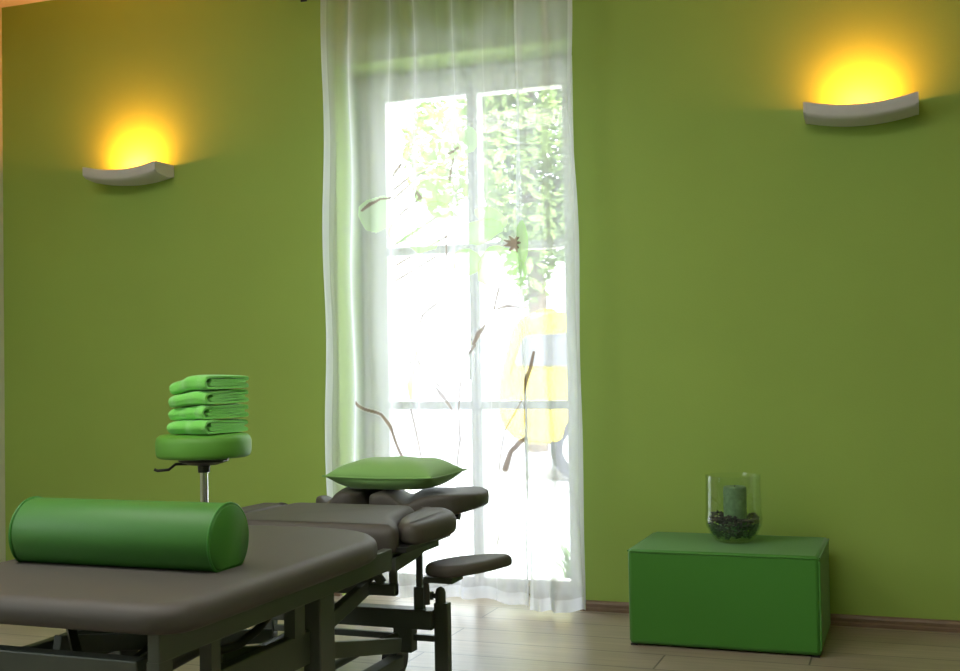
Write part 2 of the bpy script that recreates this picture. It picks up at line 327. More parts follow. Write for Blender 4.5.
# BEGINM
MOTIFS = [
    ([(-2.056, 1.618), (-2.073, 1.591), (-2.105, 1.578), (-2.136, 1.567), (-2.168, 1.577), (-2.181, 1.606), (-2.193, 1.637), (-2.19, 1.672), (-2.163, 1.701), (-2.137, 1.712), (-2.105, 1.718), (-2.079, 1.713), (-2.056, 1.684), (-2.045, 1.651)], [-1], GR, 0.55),
    ([(-2.056, 1.618), (-2.073, 1.591), (-2.105, 1.578), (-2.136, 1.567), (-2.168, 1.577), (-2.181, 1.606), (-2.193, 1.637), (-2.19, 1.672), (-2.163, 1.701), (-2.137, 1.712), (-2.105, 1.718), (-2.079, 1.713), (-2.056, 1.684), (-2.045, 1.651), (-2.056, 1.618)], [.0035], GR, 0.67),
    ([(-1.768, 1.725), (-1.768, 1.698), (-1.797, 1.679), (-1.826, 1.661), (-1.865, 1.655), (-1.898, 1.668), (-1.929, 1.685), (-1.947, 1.707), (-1.932, 1.733), (-1.916, 1.753), (-1.885, 1.769), (-1.845, 1.777), (-1.808, 1.766), (-1.777, 1.745)], [-1], GR, 0.78),
    ([(-1.768, 1.725), (-1.768, 1.698), (-1.797, 1.679), (-1.826, 1.661), (-1.865, 1.655), (-1.898, 1.668), (-1.929, 1.685), (-1.947, 1.707), (-1.932, 1.733), (-1.916, 1.753), (-1.885, 1.769), (-1.845, 1.777), (-1.808, 1.766), (-1.777, 1.745), (-1.768, 1.725)], [.0035], GR, 0.9),
    ([(-1.785, 1.598), (-1.797, 1.581), (-1.825, 1.574), (-1.853, 1.57), (-1.883, 1.58), (-1.899, 1.603), (-1.912, 1.626), (-1.913, 1.65), (-1.892, 1.669), (-1.87, 1.674), (-1.841, 1.675), (-1.815, 1.668), (-1.792, 1.646), (-1.778, 1.622)], [-1], GR, 0.8),
    ([(-1.785, 1.598), (-1.797, 1.581), (-1.825, 1.574), (-1.853, 1.57), (-1.883, 1.58), (-1.899, 1.603), (-1.912, 1.626), (-1.913, 1.65), (-1.892, 1.669), (-1.87, 1.674), (-1.841, 1.675), (-1.815, 1.668), (-1.792, 1.646), (-1.778, 1.622), (-1.785, 1.598)], [.0035], GR, 0.92),
    ([(-1.972, 1.556), (-1.975, 1.538), (-1.995, 1.526), (-2.014, 1.515), (-2.038, 1.515), (-2.056, 1.528), (-2.073, 1.544), (-2.081, 1.562), (-2.069, 1.581), (-2.057, 1.593), (-2.037, 1.601), (-2.013, 1.604), (-1.991, 1.591), (-1.975, 1.574)], [-1], GR, 0.82),
    ([(-1.972, 1.556), (-1.975, 1.538), (-1.995, 1.526), (-2.014, 1.515), (-2.038, 1.515), (-2.056, 1.528), (-2.073, 1.544), (-2.081, 1.562), (-2.069, 1.581), (-2.057, 1.593), (-2.037, 1.601), (-2.013, 1.604), (-1.991, 1.591), (-1.975, 1.574), (-1.972, 1.556)], [.0035], GR, 0.93),
    ([(-1.845, 1.503), (-1.853, 1.483), (-1.884, 1.473), (-1.914, 1.465), (-1.95, 1.471), (-1.974, 1.491), (-1.995, 1.513), (-2.002, 1.537), (-1.981, 1.558), (-1.96, 1.567), (-1.928, 1.573), (-1.895, 1.57), (-1.865, 1.55), (-1.843, 1.526)], [-1], GR, 0.78),
    ([(-1.845, 1.503), (-1.853, 1.483), (-1.884, 1.473), (-1.914, 1.465), (-1.95, 1.471), (-1.974, 1.491), (-1.995, 1.513), (-2.002, 1.537), (-1.981, 1.558), (-1.96, 1.567), (-1.928, 1.573), (-1.895, 1.57), (-1.865, 1.55), (-1.843, 1.526), (-1.845, 1.503)], [.0035], GR, 0.9),
    ([(-2.181, 1.657), (-2.153, 1.689), (-2.115, 1.708), (-2.059, 1.708)], [0.0073, 0.0103, 0.0073], BR, 0.89),
    ([(-1.949, 1.705), (-1.931, 1.721), (-1.909, 1.694), (-1.936, 1.684)], [0.0118], BR, 0.85),
    ([(-1.757, 1.899), (-1.753, 1.877), (-1.774, 1.86), (-1.795, 1.842), (-1.825, 1.833), (-1.853, 1.838), (-1.88, 1.848), (-1.897, 1.861), (-1.888, 1.882), (-1.879, 1.901), (-1.856, 1.916), (-1.824, 1.928), (-1.794, 1.923), (-1.767, 1.911)], [-1], GR, 0.7),
    ([(-1.757, 1.899), (-1.753, 1.877), (-1.774, 1.86), (-1.795, 1.842), (-1.825, 1.833), (-1.853, 1.838), (-1.88, 1.848), (-1.897, 1.861), (-1.888, 1.882), (-1.879, 1.901), (-1.856, 1.916), (-1.824, 1.928), (-1.794, 1.923), (-1.767, 1.911), (-1.757, 1.899)], [.0035], GR, 0.82),
    ([(-1.679, 1.901), (-1.692, 1.88), (-1.716, 1.869), (-1.739, 1.861), (-1.762, 1.868), (-1.771, 1.892), (-1.779, 1.916), (-1.776, 1.943), (-1.757, 1.966), (-1.737, 1.975), (-1.713, 1.98), (-1.695, 1.976), (-1.678, 1.953), (-1.671, 1.927)], [-1], GR, 0.6),
    ([(-1.679, 1.901), (-1.692, 1.88), (-1.716, 1.869), (-1.739, 1.861), (-1.762, 1.868), (-1.771, 1.892), (-1.779, 1.916), (-1.776, 1.943), (-1.757, 1.966), (-1.737, 1.975), (-1.713, 1.98), (-1.695, 1.976), (-1.678, 1.953), (-1.671, 1.927), (-1.679, 1.901)], [.0035], GR, 0.72),
    ([(-1.798, 1.878), (-1.771, 1.884), (-1.744, 1.89)], [0.0103], BR, 0.85),
    ([(-1.776, 1.851), (-1.79, 1.803), (-1.8, 1.754)], [0.0088], BR, 0.85),
    ([(-1.555, 1.56), (-1.556, 1.537), (-1.593, 1.518), (-1.629, 1.5), (-1.678, 1.491), (-1.719, 1.499), (-1.757, 1.511), (-1.778, 1.527), (-1.759, 1.549), (-1.738, 1.569), (-1.698, 1.585), (-1.649, 1.595), (-1.603, 1.589), (-1.565, 1.574)], [-1], GR, 0.76),
    ([(-1.555, 1.56), (-1.556, 1.537), (-1.593, 1.518), (-1.629, 1.5), (-1.678, 1.491), (-1.719, 1.499), (-1.757, 1.511), (-1.778, 1.527), (-1.759, 1.549), (-1.738, 1.569), (-1.698, 1.585), (-1.649, 1.595), (-1.603, 1.589), (-1.565, 1.574), (-1.555, 1.56)], [.0035], GR, 0.88),
    ([(-1.543, 1.56), (-1.554, 1.551), (-1.585, 1.553), (-1.615, 1.556), (-1.649, 1.572), (-1.669, 1.594), (-1.687, 1.615), (-1.69, 1.636), (-1.668, 1.646), (-1.645, 1.643), (-1.613, 1.637), (-1.583, 1.624), (-1.556, 1.601), (-1.538, 1.58)], [-1], GR, 0.65),
    ([(-1.543, 1.56), (-1.554, 1.551), (-1.585, 1.553), (-1.615, 1.556), (-1.649, 1.572), (-1.669, 1.594), (-1.687, 1.615), (-1.69, 1.636), (-1.668, 1.646), (-1.645, 1.643), (-1.613, 1.637), (-1.583, 1.624), (-1.556, 1.601), (-1.538, 1.58), (-1.543, 1.56)], [.0035], GR, 0.77),
    ([(-1.666, 1.416), (-1.669, 1.394), (-1.692, 1.38), (-1.714, 1.367), (-1.742, 1.366), (-1.763, 1.382), (-1.782, 1.4), (-1.791, 1.422), (-1.777, 1.445), (-1.764, 1.459), (-1.74, 1.47), (-1.713, 1.473), (-1.688, 1.458), (-1.668, 1.437)], [-1], GR, 0.82),
    ([(-1.666, 1.416), (-1.669, 1.394), (-1.692, 1.38), (-1.714, 1.367), (-1.742, 1.366), (-1.763, 1.382), (-1.782, 1.4), (-1.791, 1.422), (-1.777, 1.445), (-1.764, 1.459), (-1.74, 1.47), (-1.713, 1.473), (-1.688, 1.458), (-1.668, 1.437), (-1.666, 1.416)], [.0035], GR, 0.93),
    ([(-1.51, 1.45), (-1.494, 1.414), (-1.512, 1.38), (-1.531, 1.345), (-1.565, 1.32), (-1.607, 1.319), (-1.647, 1.328), (-1.679, 1.344), (-1.68, 1.378), (-1.679, 1.414), (-1.657, 1.447), (-1.615, 1.475), (-1.575, 1.477), (-1.534, 1.464)], [-1], GR, 0.82),
    ([(-1.51, 1.45), (-1.494, 1.414), (-1.512, 1.38), (-1.531, 1.345), (-1.565, 1.32), (-1.607, 1.319), (-1.647, 1.328), (-1.679, 1.344), (-1.68, 1.378), (-1.679, 1.414), (-1.657, 1.447), (-1.615, 1.475), (-1.575, 1.477), (-1.534, 1.464), (-1.51, 1.45)], [.0035], GR, 0.93),
    ([(-1.441, 1.474), (-1.444, 1.435), (-1.455, 1.408), (-1.466, 1.383), (-1.479, 1.38), (-1.489, 1.407), (-1.498, 1.439), (-1.502, 1.478), (-1.495, 1.519), (-1.488, 1.545), (-1.476, 1.565), (-1.463, 1.572), (-1.451, 1.548), (-1.442, 1.512)], [-1], GR, 0.75),
    ([(-1.441, 1.474), (-1.444, 1.435), (-1.455, 1.408), (-1.466, 1.383), (-1.479, 1.38), (-1.489, 1.407), (-1.498, 1.439), (-1.502, 1.478), (-1.495, 1.519), (-1.488, 1.545), (-1.476, 1.565), (-1.463, 1.572), (-1.451, 1.548), (-1.442, 1.512), (-1.441, 1.474)], [.0035], GR, 0.87),
    ([(-1.457, 1.339), (-1.47, 1.318), (-1.491, 1.306), (-1.511, 1.297), (-1.532, 1.302), (-1.539, 1.324), (-1.545, 1.347), (-1.542, 1.373), (-1.524, 1.396), (-1.506, 1.406), (-1.485, 1.413), (-1.469, 1.411), (-1.455, 1.39), (-1.449, 1.365)], [-1], GR, 0.75),
    ([(-1.457, 1.339), (-1.47, 1.318), (-1.491, 1.306), (-1.511, 1.297), (-1.532, 1.302), (-1.539, 1.324), (-1.545, 1.347), (-1.542, 1.373), (-1.524, 1.396), (-1.506, 1.406), (-1.485, 1.413), (-1.469, 1.411), (-1.455, 1.39), (-1.449, 1.365), (-1.457, 1.339)], [.0035], GR, 0.87),
    ([(-1.513, 1.486), (-1.475, 1.484)], [0.0193, 0.0058], BR, 0.96),
    ([(-1.513, 1.486), (-1.484, 1.464)], [0.0193, 0.0058], BR, 0.96),
    ([(-1.513, 1.486), (-1.507, 1.454)], [0.0193, 0.0058], BR, 0.96),
    ([(-1.513, 1.486), (-1.533, 1.459)], [0.0193, 0.0058], BR, 0.96),
    ([(-1.513, 1.486), (-1.549, 1.477)], [0.0193, 0.0058], BR, 0.96),
    ([(-1.513, 1.486), (-1.549, 1.499)], [0.0193, 0.0058], BR, 0.96),
    ([(-1.513, 1.486), (-1.532, 1.515)], [0.0193, 0.0058], BR, 0.96),
    ([(-1.513, 1.486), (-1.506, 1.518)], [0.0193, 0.0058], BR, 0.96),
    ([(-1.513, 1.486), (-1.483, 1.505)], [0.0193, 0.0058], BR, 0.96),
    ([(-1.817, 1.577), (-1.815, 1.432), (-1.823, 1.217)], [0.0058], BR, 0.85),
    ([(-1.849, 1.255), (-1.908, 1.207), (-1.931, 1.158)], [0.0088, 0.0088, 0.0058], BR, 0.89),
    ([(-1.572, 1.307), (-1.586, 1.258), (-1.595, 1.222)], [0.0073], BR, 0.93),
    ([(-1.582, 1.222), (-1.543, 1.233), (-1.497, 1.227)], [0.0058, 0.0118, 0.0058], BR, 0.93),
    ([(-1.652, 1.159), (-1.683, 1.127), (-1.702, 1.082)], [0.0073, 0.0148, 0.0073], BR, 0.91),
    ([(-1.697, 1.078), (-1.729, 1.017), (-1.748, 0.936), (-1.759, 0.813), (-1.753, 0.69), (-1.776, 0.584)], [0.0073, 0.0058, 0.0073, 0.0058, 0.0073, 0.0058], BR, 0.84),
    ([(-1.715, 1.091), (-1.733, 1.018), (-1.743, 0.985)], [0.0103, 0.0148, 0.0088], YL, 0.85),
    ([(-1.96, 1.055), (-1.975, 1.001), (-1.995, 0.918), (-1.991, 0.855)], [0.0088, 0.0148, 0.0163, 0.0073], YL, 0.89),
    ([(-1.974, 1.063), (-1.993, 1.005)], [0.0073], BR, 0.85),
    ([(-1.934, 1.013), (-1.912, 0.979), (-1.842, 0.904)], [0.0118, 0.0088, 0.0058], BR, 0.85),
    ([(-1.859, 0.904), (-1.842, 0.875), (-1.799, 0.805)], [0.0058, 0.0118, 0.0073], BR, 0.84),
    ([(-2.227, 0.844), (-2.181, 0.818), (-2.125, 0.793), (-2.08, 0.743), (-2.049, 0.684), (-2.018, 0.618)], [0.0118, 0.0103, 0.0103, 0.0148, 0.0118, 0.0088], BR, 0.96),
    ([(-1.992, 0.814), (-1.975, 0.73), (-1.95, 0.623)], [0.0058, 0.0073, 0.0073], BR, 0.87),
    ([(-1.424, 1.044), (-1.438, 0.98), (-1.469, 0.913), (-1.482, 0.853)], [0.0073, 0.0118, 0.0178, 0.0088], BR, 0.96),
    ([(-1.477, 0.704), (-1.511, 0.68), (-1.541, 0.643), (-1.56, 0.575)], [0.0088, 0.0163, 0.0118, 0.0178], BR, 0.96),
    ([(-1.474, 0.852), (-1.471, 0.772), (-1.485, 0.704)], [0.0073], BR, 0.82),
    ([(-1.585, 0.57), (-1.575, 0.651), (-1.557, 0.732), (-1.499, 0.853)], [0.0058], BR, 0.79),
    ([(-1.572, 0.39), (-1.59, 0.309), (-1.604, 0.268)], [0.0058, 0.0103, 0.0058], BR, 0.79),
]
# ENDM
def fold_left(u, z):      # u = x in metres; depth of the folds
    top = np.clip(z / 2.6, 0, 1)
    a = .015 + .010 * (1 - top)
    y = np.sin(u * 41 + .5 + .25 * np.sin(z * 1.3)) * a + np.sin(u * 67 + 1.9) * .006 + np.sin(u * 19 + 2.2 + .3 * z) * .010
    y = np.sign(y) * np.abs(y / .03) ** .8 * .03
    return y
def fold_right(u, z):
    top = np.clip(z / 2.6, 0, 1)
    return np.sin((u + 1.5) * 55 + 1.1 + .3 * np.sin(z * 1.1)) * (.010 + .008 * (1 - top)) + np.sin((u + 1.5) * 23) * .012
def curtain(name, label, xl, xr, zb, yc, foldf, nx, nz, hemL, hemR, mk='sheer'):
    zt = RZ + .012
    us = np.linspace(0, 1, nx); zs = np.linspace(0, 1, nz)
    Ug, Zg = np.meshgrid(us, zs)
    zb_x = zb(Ug); Z = zb_x + (zt - zb_x) * Zg
    X = xl(Z) + (xr(Z) - xl(Z)) * Ug
    squeeze = np.clip((zt - Z) / .10, 0, 1)
    Y = yc + foldf(X, Z) * (.35 + .65 * squeeze) + np.where(Z < .15, (.15 - Z) * .10 * np.sin(Ug * 23), 0)
    X = X + .006 * np.sin(Z * 7 + Ug * 9)
    me = bpy.data.meshes.new(name)
    verts = np.stack([X.ravel(), Y.ravel(), Z.ravel()], 1)
    idx = np.arange(nx * nz).reshape(nz, nx)
    faces = np.stack([idx[:-1, :-1], idx[:-1, 1:], idx[1:, 1:], idx[1:, :-1]], -1).reshape(-1, 4)
    me.from_pydata(verts.tolist(), [], faces.tolist()); me.shade_smooth()
    x, z = X.ravel(), Z.ravel()
    col = np.zeros((len(x), 4)); col[:, :3] = .9
    for pts, wid, c, s in MOTIFS:
        pts = np.array(pts); d = np.full(len(x), 9.)
        if len(wid) == 1 and len(pts) > 2 and wid[0] < 0:     # filled petal
            inside = np.zeros(len(x), bool); n = len(pts)
            for i in range(n):
                x1, z1 = pts[i]; x2, z2 = pts[(i + 1) % n]
                if z1 == z2: continue
                cnd = ((z1 > z) != (z2 > z)) & (x < (x2 - x1) * (z - z1) / (z2 - z1) + x1); inside ^= cnd
            dm = np.full(len(x), 9.)
            for i in range(n):
                p, q = pts[i], pts[(i + 1) % n]; dd = q - p; t = np.clip(((x - p[0]) * dd[0] + (z - p[1]) * dd[1]) / (dd @ dd + 1e-12), 0, 1)
                dm = np.minimum(dm, np.hypot(x - p[0] - t * dd[0], z - p[1] - t * dd[1]))
            a = np.where(inside, s * (.72 + .28 * np.exp(-dm / .014)) * np.clip(dm / .004, 0, 1), 0.)
        else:
            a = np.zeros(len(x))
            for i in range(len(pts) - 1):
                p, q = pts[i], pts[i + 1]; dd = q - p; t = np.clip(((x - p[0]) * dd[0] + (z - p[1]) * dd[1]) / (dd @ dd + 1e-12), 0, 1)
                dist = np.hypot(x - p[0] - t * dd[0], z - p[1] - t * dd[1]); w = wid[min(i, len(wid) - 1)] * (1 - t) + wid[min(i + 1, len(wid) - 1)] * t
                a = np.maximum(a, s * np.clip((w - dist) / (w * .5) , 0, 1))
        m_ = a > col[:, 3]; col[m_, :3] = c; col[:, 3] = np.maximum(col[:, 3], a)
    at = me.attributes.new('print', 'FLOAT_COLOR', 'POINT'); at.data.foreach_set('color', col.astype(np.float32).ravel())
    U = Ug.ravel()
    hem = (U < hemL) * 1.0 + (U > 1 - hemR) * 1.0 + (z < zb_x.ravel() + .05) * .9 + (z > zt - .05) * .8
    h = me.attributes.new('hem', 'FLOAT', 'POINT'); h.data.foreach_set('value', hem.astype(np.float32))
    me.materials.append(M[mk])
    o = bpy.data.objects.new(name, me); C.objects.link(o)
    return tag(o, label, 'curtain')
curtain('curtain', 'wide left sheer white curtain printed with green flowers and brown stems',
        lambda z: -2.375 + 0 * z, lambda z: -1.475 + .01 * np.sin(z * 3), lambda u: .036 + .012 * np.sin(u * 11) * u, 4.50, fold_left, 420, 620, .035, .012)
curtain('curtain', 'narrow right sheer white curtain overlapping in front, its hem lower on the floor',
        lambda z: -1.475 + .014 * np.sin(z * 2.0 + 1), lambda z: -1.228 - .016 * np.clip(z - 1.2, 0, 2) + .006 * np.sin(z * 6), lambda u: .018 + .045 * np.clip(u - .45, 0, 1) ** 1.5, 4.455, fold_right, 150, 620, .05, .07, 'sheer_dense')

# ------------------------------------------------------------------ wall sconces
def sconce(xc, label, power):
    L2 = .20; yb, yf = WY - .002, WY - .15
    t = thing('wall_sconce', label, 'wall lamp', (xc, yb, 1.90), 'curved plaster wall lamps')
    n = 24; sag = .024; rings = []
    b = NB()
    for i in range(n + 1):
        u = -1 + 2 * i / n; x = xc + u * (L2 - .0078); dz = -sag * (1 - u * u); zt = 1.947 + dz
        # section: outer back-bottom, outer front-bottom (rounded), front top outer, front top inner, tray floor front, floor back, back lip
        sec = [(yb, zt - .055), (yb - .05, zt - .062), (yf + .022, zt - .052), (yf + .006, zt - .046), (yf, zt - .038), (yf, zt), (yf + .008, zt), (yf + .010, zt - .030), (yb - .008, zt - .042), (yb - .008, zt - .03), (yb, zt - .03)]
        rings.append([b.verts.new((x, y, z)) for y, z in sec])
    for a, c in zip(rings, rings[1:]):
        k = len(a)
        for j in range(k): b.faces.new((a[j], c[j], c[(j + 1) % k], a[(j + 1) % k]))
    # end walls, full height
    for x0 in (xc - L2, xc + L2 - .008):
        zt = 1.947
        pr = [(yb, zt - .055), (yb - .05, zt - .062), (yf + .022, zt - .052), (yf, zt - .038), (yf, zt), (yb, zt)]
        A = [b.verts.new((x0, y, z)) for y, z in pr]; B = [b.verts.new((x0 + .008, y, z)) for y, z in pr]
        for i in range(6): j = (i + 1) % 6; b.faces.new((A[i], B[i], B[j], A[j]))
        b.faces.new(A); b.faces.new(B[::-1])
    link('tray', b, M['plaster'], t, angle=40)
    b = NB(); tube(b, [(xc - .04, yb - .075, 1.915), (xc - .036, yb - .075, 1.915), (xc + .036, yb - .075, 1.915), (xc + .04, yb - .075, 1.915)], [.003, .006, .006, .003], 10); link('bulb', b, M['bulb'], t)
    for s in (-1, 1):
        b = NB(); box(b, xc + s * .05 - .008, xc + s * .05 + .008, yb - .085, yb - .065, 1.893, 1.923)
        link('lamp_holder', b, M['plaster'], t, smooth=False)
    ld = bpy.data.lights.new('sconce_light', 'AREA'); ld.shape = 'RECTANGLE'; ld.size = .14; ld.size_y = .03; ld.color = (1, .31, .04); ld.energy = power; ld.spread = PI
    lo = bpy.data.objects.new('sconce_light', ld); C.objects.link(lo); lo.location = (xc, yb - .065, 1.932); lo.rotation_euler = (math.radians(180 - 18), 0, 0); lo.visible_camera = True
    return t
sconce(-3.413, 'curved grey plaster wall lamp glowing yellow, left of the curtained door', 9)
sconce(-.167, 'curved grey plaster wall lamp glowing yellow, right of the curtained door above the green pouf', 6)

# ------------------------------------------------------------------ pouf, vase, gravel, candle
b = NB()
box(b, -.972, -.318, 4.082, 4.545, .005, .337)
pf = thing('pouf', 'low rectangular dark green upholstered pouf against the right wall', 'pouf', (-.645, 4.31, 0))
link('cushion_body', b, M['pouf'], pf, bevel=.014)
for x in (-.955, -.335):
    for y in (4.10, 4.53): b = NB(); box(b, x - .012, x + .012, y - .012, y + .012, 0, .006); link('foot', b, M['black'], pf, smooth=False)
b = NB()
e = .006
for (p, q) in (((-.972 + .01, 4.082, .33), (-.318 - .01, 4.082, .33)), ((-.318, 4.092, .33), (-.318, 4.535, .33)), ((-.972, 4.092, .33), (-.972, 4.535, .33)), ((-.318, 4.084, .025), (-.318, 4.084, .32))):
    tube(b, [p, q], .003, 8)
link('seam', b, M['pouf'], pf)
vx, vy, vz = -.636, 4.345, .3375
b = NB()
lathe(b, [(0, .0), (.052, .0), (.066, .006), (.085, .03), (.100, .062), (.103, .085), (.100, .115), (.099, .236), (.1005, .242), (.097, .242), (.0955, .236), (.0965, .115), (.0995, .085), (.097, .063), (.082, .034), (.063, .012), (.05, .008), (0, .008)], (vx, vy, vz), 56)
link_v = tag(link('glass_vase', b, M['vase'], angle=60), 'clear glass candle vase standing on the green pouf', 'vase')
b = NB()
for i in range(900):
    a = random.random() * 2 * PI; zz = .016 + random.random() ** .8 * .088; rmax = np.interp(zz, [.01, .035, .063, .085, .12], [.052, .078, .090, .090, .088])
    r = rmax * math.sqrt(random.random()) if random.random() < .4 else rmax * random.uniform(.86, 1)
    if zz > .085 + .02 * math.sin(a * 3) : zz = .085
    if r < .047 and zz > .028: r = random.uniform(.052, rmax)
    s = random.uniform(.004, .0068)
    mtx = Matrix.Translation((vx + r * math.cos(a), vy + r * math.sin(a), vz + zz)) @ Matrix.Rotation(random.random() * 6, 4, 'X') @ Matrix.Diagonal((s, s * .8, s * .65, 1))
    bmesh.ops.create_icosphere(b, subdivisions=1, radius=1, matrix=mtx)
g = tag(link('gravel', b, M['gravel']), 'dark gravel filling the bottom of the glass vase', 'gravel'); g['kind'] = 'stuff'
cd = thing('pillar_candle', 'green pillar candle standing inside the glass vase', 'candle', (vx, vy, vz + .03))
b = NB(); lathe(b, [(0, .03), (.041, .03), (.0415, .19), (.0405, .198), (.036, .202), (.02, .197), (0, .195)], (vx + .006, vy, vz), 36); link('wax', b, M['candle'], cd)
b = NB(); tube(b, [(vx + .006, vy, vz + .194), (vx + .007, vy, vz + .206)], .0014, 6); link('wick', b, M['wick'], cd)

# ------------------------------------------------------------------ treatment table
TB = thing('treatment_table', 'brown-grey padded treatment table on a grey metal lifting frame', 'treatment table', (-1.76, 2.8, 0))
def tpart(name, b, m='metal_dark', **k): return link(name, b, M[m], TB, **k)
cx = -1.76
# cushions
b = NB(); pad(b, resample(round_poly([(-2.155, 1.955), (-1.365, 1.955), (-1.365, 3.085), (-2.155, 3.085)], [.10, .10, .32, .32]), .02), .472, .532, .034, .003)
tpart('lower_cushion', b, 'vinyl', angle=60)
tilt = lambda x, y: .022 * max(0, y - 3.13)
o = round_poly([(cx - .335, 3.10), (cx + .335, 3.10), (cx + .325, 3.17), (cx + .255, 3.29), (cx + .235, 3.53), (cx - .235, 3.53), (cx - .255, 3.29), (cx - .325, 3.17)], [.06, .06, .08, .10, .06, .06, .10, .08])
b = NB(); pad(b, resample(o, .012), .452, .537, .036, .002, tilt); tpart('chest_cushion', b, 'vinyl', angle=60)
for s in (-1, 1):
    def m_(x): return cx + s * x
    o = round_poly([(m_(.252), 3.30), (m_(.322), 3.172), (m_(.375), 3.185), (m_(.405), 3.42), (m_(.36), 3.53), (m_(.232), 3.53)], [.08, .04, .05, .10, .08, .02])
    b = NB(); pad(b, resample(o, .01),   .468, .533, .032, .002, lambda x, y: tilt(x, y) - .10 * max(0, abs(x - cx) - .34)); tpart('shoulder_cushion', b, 'vinyl', angle=60)
# headrest: U-shaped contoured pad with the face slot towards the body
def remeshed(bm, vox, fn=None, smooth=8, name='tmp'):
    me = bpy.data.meshes.new(name); bmesh.ops.recalc_face_normals(bm, faces=bm.faces); bm.to_mesh(me); bm.free()
    o = bpy.data.objects.new(name, me); C.objects.link(o)
    r = o.modifiers.new('r', 'REMESH'); r.mode = 'VOXEL'; r.voxel_size = vox
    s = o.modifiers.new('s', 'SMOOTH'); s.iterations = smooth; s.factor = .5
    dg = bpy.context.evaluated_depsgraph_get(); dg.update()
    ev = o.evaluated_get(dg); me2 = bpy.data.meshes.new_from_object(ev)
    bpy.data.objects.remove(o)
    out = bmesh.new(); out.from_mesh(me2)
    if fn:
        for v in out.verts: v.co = fn(v.co)
    return out
b = NB()
hx, sl = -1.712, -1.785
ho = round_poly([(hx - .27, 3.64), (hx - .19, 3.60), (sl - .022, 3.60), (sl - .022, 3.78), (sl + .022, 3.78), (sl + .022, 3.60), (hx + .18, 3.60), (hx + .28, 3.64), (hx + .325, 3.80), (hx + .28, 3.94), (hx - .27, 3.94), (hx - .31, 3.80)],
                [.07, .06, .05, .02, .02, .05, .06, .10, .14, .14, .08, .08], 6)
A = [b.verts.new((p.x, p.y, .484)) for p in ho]; B = [b.verts.new((p.x, p.y, .560)) for p in ho]
for i in range(len(A)): j = (i + 1) % len(A); b.faces.new((A[i], A[j], B[j], B[i]))
b.faces.new(A[::-1]); b.faces.new(B)
def hf(c):
    top = max(0, min(1, (c.z - .50) / .05))
    g = lambda a, w_: math.exp(-((c.x + (c.y - 3.6) * .35 - a) / w_) ** 2)
    d = -.030 * g(-1.905, .022) - .026 * g(-1.615, .04) + .010 * g(-1.84, .05) + .008 * g(-1.70, .05)
    e = max(0, (abs(c.x - hx) - .215) / .105); c = Vector((c.x, c.y, .518 + (c.z - .518) * math.sqrt(1 - min(.85, e * e * .8))))
    wing = .016 * max(0, (c.x - (hx + .15)) / .17) - .012 * max(0, (hx - .2 - c.x) / .1)
    return Vector((c.x, c.y, c.z + d * top + wing))
b = remeshed(b, .008, hf, 26); tpart('headrest', b, 'vinyl', angle=80)
# arm pad lowered on its bracket (right) and the one on the far side
AP = [(-1.33 + (x + 1.33) * .80, 3.43 + (y - 3.43) * .80) for x, y in [(-1.475, 3.30), (-1.345, 3.22), (-1.245, 3.36), (-1.18, 3.60), (-1.27, 3.63), (-1.42, 3.50)]]
def armpad(sgn):
    o = round_poly([((x if sgn > 0 else 2 * cx - x), y) for x, y in AP], [.07, .06, .12, .05, .06, .1], 8)
    b = NB(); pad(b, resample(o, .01), .357, .392, .020, .002); tpart('arm_pad', b, 'vinyl', angle=60)
    def X(x): return x if sgn > 0 else 2 * cx - x
    b = NB(); box(b, *sorted((X(-1.425), X(-1.33))), 3.31, 3.40, .336, .353); tpart('arm_pad_plate', b, smooth=False)
    b = NB(); tube(b, [(X(-1.36), 3.36, .334), (X(-1.42), 3.40, .334), (X(-1.455), 3.43, .330), (X(-1.478), 3.455, .312), (X(-1.483), 3.47, .29), (X(-1.484), 3.475, .235)], .010); tpart('arm_pad_bracket', b)
armpad(1); armpad(-1)
